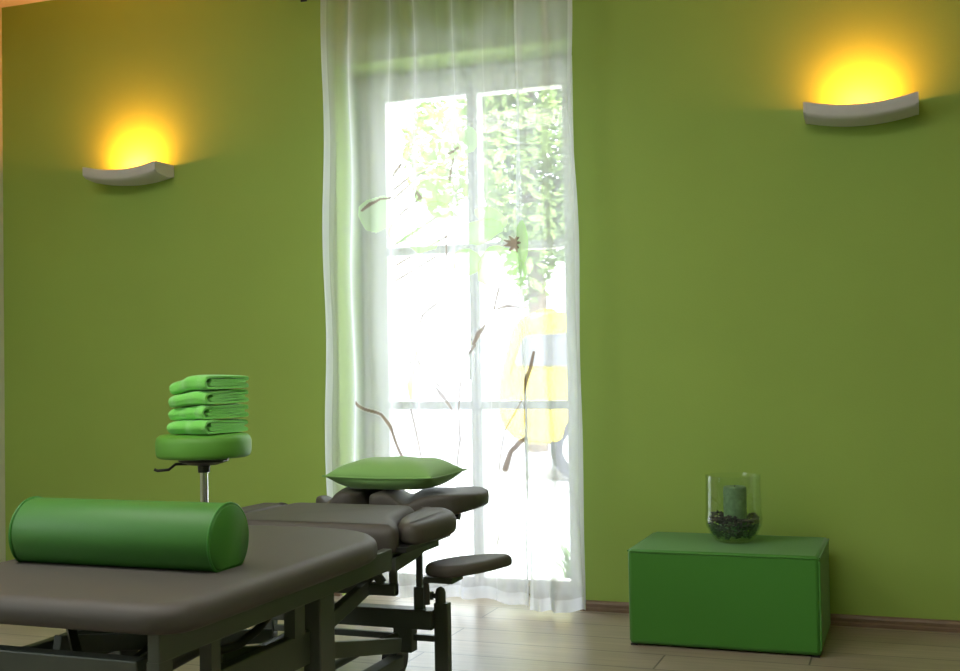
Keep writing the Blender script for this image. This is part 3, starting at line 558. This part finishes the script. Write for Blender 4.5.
for s in (-1, 1):
    def X(x): return x if s > 0 else 2 * cx - x
    def bx(b, x0, x1, *r): x0, x1 = sorted((X(x0), X(x1))); box(b, x0, x1, *r)
    # upper rail and its hangers
    b = NB(); bx(b, -1.54, -1.40, 3.13, 3.48, .455, .470); tpart('support_board', b, 'black', smooth=False)
    b = NB(); bx(b, -1.455, -1.425, 1.98, 3.09, .413, .473); tpart('side_rail', b, smooth=False, bevel=.003)
    b = NB(); bx(b, -1.472, -1.448, 3.10, 3.50, .418, .463); tpart('head_rail', b, smooth=False, bevel=.003)
    b = NB(); bar(b, (X(-1.46), 3.12, .452), (X(-1.43), 3.54, .468), .03, .02); tpart('rail_plate', b, smooth=False)
    b = NB()
    v = [(3.12, .44), (3.12, .40), (3.28, .415), (3.46, .455), (3.46, .475)]
    A = [b.verts.new((X(-1.455), y, z)) for y, z in v]; B = [b.verts.new((X(-1.430), y, z)) for y, z in v]
    for i in range(5): b.faces.new((A[i], A[(i + 1) % 5], B[(i + 1) % 5], B[i]))
    b.faces.new(A); b.faces.new(B[::-1]); tpart('shoulder_bracket', b, smooth=False)
    # column
    b = NB(); bx(b, -1.48, -1.43, 2.66, 2.74, .06, .413); tpart('lift_column', b, smooth=False, bevel=.004)
    b = NB(); bx(b, -1.46, -1.43, 2.53, 2.58, .34, .413); tpart('hanger_plate', b, smooth=False)
    b = NB(); bx(b, -1.46, -1.43, 2.17, 2.205, .22, .413); tpart('hanger_plate', b, smooth=False)
    b = NB(); bx(b, -1.46, -1.43, 1.985, 2.03, .22, .413); tpart('hanger_plate', b, smooth=False)
    # lift beam (runs down towards the foot end)
    b = NB(); bar(b, (X(-1.475), 1.75, .29), (X(-1.475), 2.72, .288), .03, .085); tpart('lift_beam', b, smooth=False, bevel=.004)
    b = NB(); bar(b, (X(-1.53), 2.35, .33), (X(-1.53), 3.35, .13), .025, .045); tpart('scissor_arm', b, smooth=False, bevel=.003)
    b = NB(); bar(b, (X(-1.56), 2.2, .13), (X(-1.56), 3.2, .34), .025, .045); tpart('scissor_arm', b, smooth=False, bevel=.003)
    # base runner and tubes
    b = NB(); bx(b, -1.61, -1.56, 1.95, 3.46, .03, .07); tpart('base_runner', b, smooth=False, bevel=.004)
    b = NB(); tube(b, [(X(-1.60), 2.4, .13), (X(-1.60), 3.3, .135), (X(-1.58), 3.44, .135)], .012); tpart('link_tube', b)
    # end post with knob
    b = NB(); bx(b, -1.466, -1.418, 3.485, 3.52, .0, .238); tpart('end_post', b, smooth=False, bevel=.004)
    b = NB(); tube(b, [(X(-1.447), 3.50, .225), (X(-1.447), 3.50, .27), (X(-1.447), 3.50, .282), (X(-1.447), 3.50, .288)], [.017, .017, .013, .004]); tpart('post_knob', b)
    b = NB(); tube(b, [(X(-1.482), 3.50, .258), (X(-1.449), 3.50, .258)], .008); tube(b, [(X(-1.49), 3.5, .258), (X(-1.474), 3.5, .258)], .014); tpart('clamp_screw', b)
    # armrest rod
    b = NB(); bx(b, -1.529, -1.510, 3.494, 3.506, .20, .485); tpart('support_rod', b, smooth=False)
    b = NB(); bx(b, -1.536, -1.503, 3.486, 3.512, .20, .285); tpart('rod_collar', b, smooth=False, bevel=.003)
    b = NB(); bx(b, -1.605, -1.54, 3.475, 3.525, .075, .16); tpart('castor_column', b, smooth=False, bevel=.004)
    # castor
    b = NB(); tube(b, [(X(-1.635), 3.50, .05), (X(-1.585), 3.50, .05)], .05, 28); wv = tpart('castor_wheel', b, 'black')
    b = NB(); bx(b, -1.605, -1.565, 1.98, 2.05, .0, .03); tpart('base_foot', b, 'black', smooth=False)
    # headrest arms and knob
    b = NB(); tube(b, [(X(-1.60), 3.40, .455), (X(-1.60), 3.80, .492)], .009); tpart('headrest_arm', b)
    b = NB(); tube(b, [(X(-1.50), 3.70, .495), (X(-1.465), 3.70, .49)], .006); tube(b, [(X(-1.475), 3.70, .49), (X(-1.455), 3.70, .488)], .013); tpart('headrest_knob', b, 'black')
    # mid bracket
    b = NB(); bx(b, -1.485, -1.463, 3.193, 3.207, .316, .46); tpart('drop_bracket', b, smooth=False)
    b = NB(); bar(b, (X(-1.51), 3.2, .35), (X(-1.58), 3.2, .44), .022, .022, up=(0, 1, 0)); bar(b, (X(-1.50), 3.2, .44), (X(-1.56), 3.2, .345), .016, .016, up=(0, 1, 0)); tpart('brace', b, smooth=False)
def xb(name, y, z, w, h, x0=-2.04, x1=-1.48, m='metal_dark'):
    b = NB(); box(b, x0, x1, y - w / 2, y + w / 2, z - h / 2, z + h / 2); tpart(name, b, m, smooth=False, bevel=.003)
xb('cross_rail', 2.0, .392, .04, .045); xb('cross_rail', 3.06, .44, .03, .04); xb('cross_rail', 3.2, .333, .03, .034, -2.06, -1.463)
xb('head_cross_beam', 3.5, .184, .06, .062, -2.055, -1.467); xb('lower_cross_bar', 3.5, .122, .02, .02, -2.055, -1.467)
xb('base_cross_beam', 2.2, .09, .06, .06)
for x in (-1.62, -1.90):
    b = NB(); box(b, x - .02, x + .02, 1.985, 2.02, .0, .372); tpart('foot_leg', b, smooth=False, bevel=.003)
b = NB(); bar(b, (-2.02, 2.05, .40), (-1.80, 2.3, .20), .02, .03); bar(b, (-1.64, 2.05, .25), (-1.95, 2.35, .38), .02, .02); tpart('cross_brace', b, smooth=False)
# actuator with its curved lever
b = NB(); tube(b, [(-1.68, 2.15, .30), (-1.68, 2.55, .33)], .032, 20); tube(b, [(-1.68, 2.55, .33), (-1.68, 2.95, .37)], .015, 14); tpart('lift_motor', b, 'metal_dark')
b = NB(); tube(b, [(-1.52, 2.30, .375), (-1.52, 2.34, .35), (-1.52, 2.42, .345), (-1.52, 2.50, .36), (-1.52, 2.56, .385)], .011); tpart('lever', b, 'black')
b = NB(); tube(b, [(-1.443, 2.215, .458), (-1.438, 2.215, .458)], .005, 10); tpart('bolt', b, 'chrome')

# ------------------------------------------------------------------ bolster on the table
bz, br_ = .5335, .085
bx0, bx1, by = -2.085, -1.510, 2.375
def bol_section(sc=1.0):
    pts = []
    for k in range(40):
        a = 2 * PI * k / 40; y = math.sin(a) * br_; z = -math.cos(a) * br_
        z = max(z, -br_ * .78)
        pts.append((by + y * sc, bz + br_ * .78 + z * sc))
    return pts
bo = thing('bolster', 'green vinyl half-round bolster roll lying across the treatment table', 'bolster', (-1.84, by, bz))
b = NB(); rings = []
for x, sc in ((bx0, .93), (bx0 + .004, .975), (bx0 + .012, 1), (bx1 - .012, 1), (bx1 - .004, .975), (bx1, .93)):
    rings.append([b.verts.new((x, y, z)) for y, z in bol_section(sc)])
for a, c in zip(rings, rings[1:]):
    for k in range(40): b.faces.new((a[k], a[(k + 1) % 40], c[(k + 1) % 40], c[k]))
b.faces.new(rings[0]); b.faces.new(rings[-1][::-1]); link('cover', b, M['green_vinyl'], bo, angle=50)
for x in (bx0 + .006, bx1 - .006):
    b = NB(); s = [Vector((x, y, z)) for y, z in bol_section(.995)]; tube(b, s + [s[0]], .0035, 8, cap=False); link('piping', b, M['green_piping'], bo)

# ------------------------------------------------------------------ pillow
def pillow_bm(c, ax, ay, h, corner):
    b = NB(); n = 36; top = {}; bot = {}
    for i in range(n + 1):
        for j in range(n + 1):
            u = -1 + 2 * i / n; v = -1 + 2 * j / n
            pu = u * (1 - .06 * (1 - v * v) * abs(u) ** 3); pv = v * (1 - .06 * (1 - u * u) * abs(v) ** 3)
            t = (max(0, 1 - u ** 4) * max(0, 1 - v ** 4)) ** .74
            wr = .002 * math.sin(9 * u + 4 * v) * t
            edge = i in (0, n) or j in (0, n)
            x, y = c[0] + pu * ax, c[1] + pv * ay
            zt = c[2] + h * .58 * t + wr; zb = c[2] - h * .42 * min(1, t * 1.25)
            zl = .006 * (abs(u * v)) ** 2
            top[i, j] = b.verts.new((x, y, zt + zl)); bot[i, j] = top[i, j] if edge else b.verts.new((x, y, zb + zl))
    for i in range(n):
        for j in range(n):
            b.faces.new((top[i, j], top[i + 1, j], top[i + 1, j + 1], top[i, j + 1]))
            q = (bot[i, j], bot[i, j + 1], bot[i + 1, j + 1], bot[i + 1, j])
            try: b.faces.new(q)
            except ValueError: pass
    return b
PC, PX, PY = (-1.73, 3.79, .616), .205, .162
b = pillow_bm(PC, PX, PY, .100, .1)
pl = thing('pillow', 'plump green pillow with pointed corners lying on the headrest', 'pillow', (PC[0], PC[1], .575))
link('pillow_cover', b, M['pillow'], pl, angle=170)
per = []
for k in range(4):
    for i in range(24):
        t = -1 + 2 * i / 24; u, v = ((t, -1), (1, t), (-t, 1), (-1, -t))[k]
        per.append((PC[0] + u * (1 - .06 * (1 - v * v) * abs(u) ** 3) * PX, PC[1] + v * (1 - .06 * (1 - u * u) * abs(v) ** 3) * PY, PC[2] + .006 * abs(u * v) ** 2))
b = NB(); tube(b, per + [per[0]], .0028, 8, cap=False); link('seam', b, M['pillow'], pl)

# ------------------------------------------------------------------ stool
sx, sy = -2.295, 3.45
st = thing('stool', 'round green padded swivel stool on a chrome gas column', 'stool', (sx, sy, 0))
b = NB(); lathe(b, [(0, .698), (.148, .698), (.156, .702), (.160, .712), (.161, .73), (.161, .752), (.157, .766), (.146, .775), (.12, .778), (0, .778)], (sx, sy, 0), 56); link('seat', b, M['stool_green'], st, angle=60)
b = NB(); lathe(b, [(0, .672), (.05, .672), (.085, .684), (.085, .690), (0, .690)], (sx, sy, 0), 30); link('seat_plate', b, M['black'], st)
b = NB(); lathe(b, [(0, .645), (.02, .645), (.022, .672), (0, .672)], (sx, sy, 0), 24); link('column_collar', b, M['black'], st)
b = NB(); lathe(b, [(0, .30), (.014, .30), (.014, .646), (0, .646)], (sx, sy, 0), 24); link('column', b, M['chrome'], st)
b = NB(); lathe(b, [(0, .075), (.026, .075), (.026, .30), (.02, .305), (0, .305)], (sx, sy, 0), 24); link('column_sleeve', b, M['black'], st)
b = NB(); tube(b, [(sx - .02, sy - .02, .676), (sx - .08, sy - .05, .676), (sx - .10, sy - .06, .658), (sx - .135, sy - .075, .655), (sx - .145, sy - .08, .660)], .005); link('height_lever', b, M['black'], st)
for k in range(5):
    a = 2 * PI * k / 5 + 1.9; dx, dy = math.cos(a), math.sin(a)
    b = NB(); bar(b, (sx, sy, .09), (sx + dx * .235, sy + dy * .235, .066), .03, .022); link('base_arm', b, M['chrome'], st, smooth=False, bevel=.004)
    b = NB(); p = Vector((sx + dx * .225, sy + dy * .225, .024)); q = Vector((-dy, dx, 0)) * .014; tube(b, [p - q, p + q], .024, 18); tube(b, [(p.x, p.y, .04), (p.x, p.y, .065)], .006, 8); link('castor', b, M['black'], st)

# ------------------------------------------------------------------ towels
def towel(z0, h, rot, ox, oy, L, D, seed, label):
    """folded towel: a thick sheet folded into thirds and then in half, the folded edge to one side"""
    r = random.Random(seed); th = h * .175
    # ribbon path in the (s, z) section: an outer loop round an inner tucked fold
    z = lambda f: h * f
    a = L / 2
    P = [(a * .86, z(.50)), (a * .1, z(.49)), (-a * .66, z(.48)), (-a * .77, z(.39)), (-a * .66, z(.30)), (a * .1, z(.30)), (a * .84, z(.31)),
         (a * .93, z(.30)), (a * .985, z(.20)), (a * .93, z(.12)), (a * .5, z(.10)), (-a * .2, z(.10)), (-a * .78, z(.10)), (-a * .91, z(.17)), (-a * .98, z(.33)), (-a, z(.5)), (-a * .98, z(.67)), (-a * .91, z(.83)), (-a * .78, z(.90)), (-a * .2, z(.90)), (a * .5, z(.90)), (a * .90, z(.88)), (a * .985, z(.78)), (a * .93, z(.68)), (a * .6, z(.68)), (-a * .72, z(.69))]
    # smooth path
    pts = [Vector((x + r.uniform(-.002, .002), y + r.uniform(-.0006, .0006))) for x, y in P]; dense = []
    for i in range(len(pts) - 1):
        p0 = pts[max(i - 1, 0)]; p1 = pts[i]; p2 = pts[i + 1]; p3 = pts[min(i + 2, len(pts) - 1)]
        for k in range(5):
            t = k / 5; dense.append(.5 * ((2 * p1) + (-p0 + p2) * t + (2 * p0 - 5 * p1 + 4 * p2 - p3) * t * t + (-p0 + 3 * p1 - 3 * p2 + p3) * t ** 3))
    dense.append(pts[-1])
    b = NB(); nd = 20; grid = []
    for j in range(nd + 1):
        v = -1 + 2 * j / nd; row = []
        for i, p in enumerate(dense):
            sag = -.0022 * math.sin(p.x / a * 2.2 + seed) * (p.y / h)
            fall = 1 - .12 * max(0, (v + .3) / 1.3) ** 1.5; edge = 1 - .10 * abs(v) ** 10; wob = .0014 * math.sin(v * 5 + p.x * 23 + seed * 3)
            zz = h * .5 + (max(p.y + sag, th * .5) - h * .5) * edge
            row.append(b.verts.new((p.x + .004 * math.sin(v * 3 + seed) - a * .0 + .004 * math.sin(v * 7 + seed * 2), v * D / 2 * (1 + .02 * math.sin(p.x * 40 + seed)), (z0 - tz + zz) * fall - (z0 - tz) + wob * min(1, p.y / h * 2))))
        grid.append(row)
    for j in range(nd):
        for i in range(len(dense) - 1): b.faces.new((grid[j][i], grid[j][i + 1], grid[j + 1][i + 1], grid[j + 1][i]))
    me = bpy.data.meshes.new('towel'); bmesh.ops.recalc_face_normals(b, faces=b.faces); b.to_mesh(me); b.free(); me.shade_smooth(); me.materials.append(M['towel'])
    o = bpy.data.objects.new('folded_towel', me); C.objects.link(o); o.location = (sx + ox, sy + oy, z0); o.rotation_euler = (0, 0, rot)
    s = o.modifiers.new('thick', 'SOLIDIFY'); s.thickness = th * .92; s.offset = 0; s.use_rim = True
    s = o.modifiers.new('bev', 'BEVEL'); s.width = th * .42; s.segments = 3; s.limit_method = 'ANGLE'; s.angle_limit = math.radians(60)
    return tag(o, label, 'towel', 'folded towels on the stool')
hh = .048; tz = .779
LB = ['bottom lime green folded towel of the stack, lying on the stool seat', 'second lowest lime green folded towel in the stack on the stool', 'second highest lime green folded towel in the stack on the stool', 'topmost lime green folded towel of the stack on the stool']
for k in range(4):
    towel(tz + k * (hh + .002), hh, math.radians(79 + (4, -3, 3, -1)[k]), .022 + (0, .004, -.003, .004)[k], (-.004, .003, -.002, .002)[k], .205 + (.016, .0, .006, -.002)[k], .165, k * 1.7 + .4, LB[k])

# ------------------------------------------------------------------ outside
b = NB(); box(b, -30, 22, WY + T, 9.2, -.25, -.10); struct(link('terrace', b, M['paving'], smooth=False))
b = NB(); box(b, -60, 40, 9.2, 70, -.25, -.14); struct(link('road', b, M['asphalt'], smooth=False))
b = NB(); box(b, -30, 22, 9.1, 9.25, -.2, -.06); struct(link('trim_1', b, M['facade'], smooth=False))
def leaves(b, c, r, n, s):
    for i in range(n):
        d = Vector((random.gauss(0, 1), random.gauss(0, 1), random.gauss(0, 1))).normalized() * random.uniform(.55, 1) ** .6
        k = 1 + .25 * math.sin(d.x * 5 + c[0]) * math.sin(d.z * 6 + 1) * math.cos(d.y * 4)
        p = Vector((c[0] + d.x * r[0] * k, c[1] + d.y * r[1] * k, c[2] + d.z * r[2] * k))
        a = Vector((random.gauss(0, 1), random.gauss(0, 1), random.gauss(0, .6))).normalized(); q = a.orthogonal().normalized(); ss = s * random.uniform(.6, 1.3)
        v = [b.verts.new(p + a * ss), b.verts.new(p + q * ss * .45), b.verts.new(p - a * ss), b.verts.new(p - q * ss * .45)]; b.faces.new(v)
def tree(x, y, h, cr, n, m, label, lean=0):
    t = thing('garden_tree', label, 'tree', (x, y, -.14), 'trees across the road')
    b = NB(); tube(b, [(x, y, -.14), (x + .05, y, h * .3), (x - .04, y, h * .6), (x + lean * .6, y, h * .8)], [v_ * cr[0] for v_ in (.2, .15, .11, .05)], 10)
    for k in range(6):
        a = k * 1.05; tube(b, [(x, y, h * (.38 + .05 * k)), (x + lean + math.cos(a) * cr[0] * .6, y + math.sin(a) * cr[1] * .6, h * (.55 + .05 * k))], [.05 * cr[0], .012], 6)
    link('trunk', b, M['bark'], t)
    b = NB(); leaves(b, (x + lean, y, h - cr[2]), cr, n, .10); link('crown', b, M[m], t, smooth=False)
tree(-4.62, 14.5, 5.9, (.78, 1.2, 1.9), 5600, 'leafB', 'green leafy tree seen through the right half of the garden door')
tree(-7.75, 15.5, 4.9, (.42, .7, .9), 420, 'leafA', 'pale yellow-green tree seen through the left half of the garden door', 1.4)
# low plant by the door
b = NB()
for k in range(60):
    a = random.random() * 2 * PI; r0 = random.random() * .10; L = random.uniform(.12, .26); bx_, by_ = -1.62 + r0 * math.cos(a), 5.75 + r0 * math.sin(a); w = .012
    pr = None
    for j in range(5):
        t = j / 4; p = Vector((bx_ + math.cos(a) * L * .6 * t * t, by_ + math.sin(a) * L * .6 * t * t, -.10 + L * t * (1 - .25 * t))); s = Vector((-math.sin(a), math.cos(a), 0)) * w * (1 - t * .95)
        cur = (b.verts.new(p - s), b.verts.new(p + s))
        if pr: b.faces.new((pr[0], pr[1], cur[1], cur[0]))
        pr = cur
tag(link('grass_clump', b, M['leafB'], smooth=False), 'small green plant on the paving outside the door, behind the right curtain', 'plant')

# yellow car parked side-on
car = thing('car', 'yellow parked car seen through the right half of the garden door', 'car', (-2.25, 11.6, -.14))
def carloft():
    # body profile along x (nose to the right): (x, z lower, z upper)
    b = NB(); x0 = -3.85
    prof = [(0, .42), (.0, .80), (.05, 1.02), (.14, 1.42), (.40, 1.53), (1.3, 1.56), (2.1, 1.50), (2.75, 1.10), (3.5, .98), (3.85, .80), (3.92, .45), (3.75, .22), (3.32, .20), (3.3, .40), (3.05, .56), (2.8, .40), (2.78, .20), (1.12, .20), (1.1, .40), (.85, .56), (.6, .40), (.58, .20), (.2, .22)]
    out = round_poly([(x0 + x, z) for x, z in prof], .12, 4)
    ys = [(10.82, .94), (10.90, 1.0), (12.3, 1.0), (12.38, .94)]; rings = []
    for y, s in ys:
        rings.append([b.verts.new(((p.x - x0 - 2) * s + x0 + 2, y + (.22 if y < 11.5 else -.22) * max(0, (p.y - .95)) * 1.0, (p.y - .8) * s + .8)) for p in out])
    n = len(out)
    for a, c in zip(rings, rings[1:]):
        for i in range(n): b.faces.new((a[i], a[(i + 1) % n], c[(i + 1) % n], c[i]))
    b.faces.new(rings[0]); b.faces.new(rings[-1][::-1]); return b
cb = link('car_body', carloft(), M['car_yellow'], car, angle=40); cb.data.materials.append(M['frame_white'])
for p_ in cb.data.polygons:
    if max(cb.data.vertices[i].co.z + WL[car].z for i in p_.vertices) > 1.40: p_.material_index = 1  # topmost faces painted white in place of sky glare on the roof
for q in ([(-3.66, .98), (-3.58, 1.27), (-3.0, 1.29), (-3.0, .96)], [(-2.92, .96), (-3.04, 1.36), (-2.2, 1.34), (-1.65, .98)]):
    b = NB(); pp = round_poly([(x, z) for x, z in q], .05, 4)
    A = [b.verts.new((p.x, 10.808 + .23 * max(0, p.y - .95) , p.y)) for p in pp]; B = [b.verts.new((p.x, 10.85 + .23 * max(0, p.y - .95), p.y)) for p in pp]
    for i in range(len(A)): j = (i + 1) % len(A); b.faces.new((A[i], A[j], B[j], B[i]))
    b.faces.new(A); b.faces.new(B[::-1]); link('side_window', b, M['car_glass'], car, smooth=False)
for x in (-3.0, -.80):
    for y in (10.92, 12.12):
        b = NB(); tube(b, [(x, y - .09, .17), (x, y + .09, .17)], .31, 30); wl = link('wheel', b, M['tyre'], car, angle=50)
        b = NB(); tube(b, [(x, y - .10, .17), (x, y - .092, .17)], .19, 20); h = link('hubcap', b, M['alloy'], car); loc = h.location.copy(); h.parent = wl; h.location = (0, 0, 0)

# ------------------------------------------------------------------ light
w = bpy.data.worlds.new('sky'); S.world = w; w.use_nodes = True
nt = w.node_tree; bg = nt.nodes['Background']; bg.inputs[0].default_value = (.90, .94, 1, 1); bg.inputs[1].default_value = 6.4
sun = bpy.data.lights.new('sun', 'SUN'); sun.energy = 9; sun.angle = .01; sun.color = (1, .96, .9)
so = bpy.data.objects.new('sun', sun); C.objects.link(so); so.location = (5, 0, 9); so.rotation_euler = Vector((-.45, .5, -.8)).to_track_quat('-Z', 'Y').to_euler()
def portal(loc, rot, sx_, sy_):
    l = bpy.data.lights.new('daylight_portal', 'AREA'); l.shape = 'RECTANGLE'; l.size = sx_; l.size_y = sy_; l.cycles.is_portal = True
    o = bpy.data.objects.new('daylight_portal', l); C.objects.link(o); o.location = loc; o.rotation_euler = rot
portal(((NX0 + NX1) / 2, WY + T + .01, NZ / 2), (math.radians(-90), 0, 0), NX1 - NX0, NZ)
portal((RX0 - .31, .45, 1.875), (0, math.radians(-90), 0), 1.45, 2.1)
for lx in (-2.7, -.8):  # panels added out of view to supply the room's general light
    t = thing('added_fill_light', 'added out-of-view fill light panel on the ceiling ' + ('over the treatment table' if lx < -1 else 'nearer the right wall'), 'added fill light', (lx, 1.8, CZ - .06))
    b = NB(); box(b, lx - .62, lx + .62, 1.48, 2.12, CZ - .06, CZ - .001); link('housing', b, M['frame_white'], t, smooth=False, bevel=.004)
    b = NB(); box(b, lx - .58, lx + .58, 1.52, 2.08, CZ - .066, CZ - .0605); link('diffuser', b, M['lamp'], t, smooth=False)

# ------------------------------------------------------------------ camera
f = 1174; yaw = math.atan(435 / 1174); pitch = math.atan(28.5 / 1174); roll = .017
F = Vector((-math.sin(yaw) * math.cos(pitch), math.cos(yaw) * math.cos(pitch), math.sin(pitch)))
R = Vector((math.cos(yaw), math.sin(yaw), 0)); U = R.cross(F)
R2 = R * math.cos(roll) - U * math.sin(roll); U2 = U * math.cos(roll) + R * math.sin(roll)
cam = bpy.data.cameras.new('camera'); co = bpy.data.objects.new('camera', cam); C.objects.link(co)
m4 = Matrix((( R2.x, U2.x, -F.x, 0), (R2.y, U2.y, -F.y, 0), (R2.z, U2.z, -F.z, 1.0), (0, 0, 0, 1)))
co.matrix_world = m4
cam.sensor_width = 36; cam.lens = f / 960 * 36; cam.clip_start = .05; cam.clip_end = 300
S.camera = co
S.view_settings.view_transform = 'Standard'; S.view_settings.look = 'None'; S.view_settings.exposure = 0; S.view_settings.gamma = 1
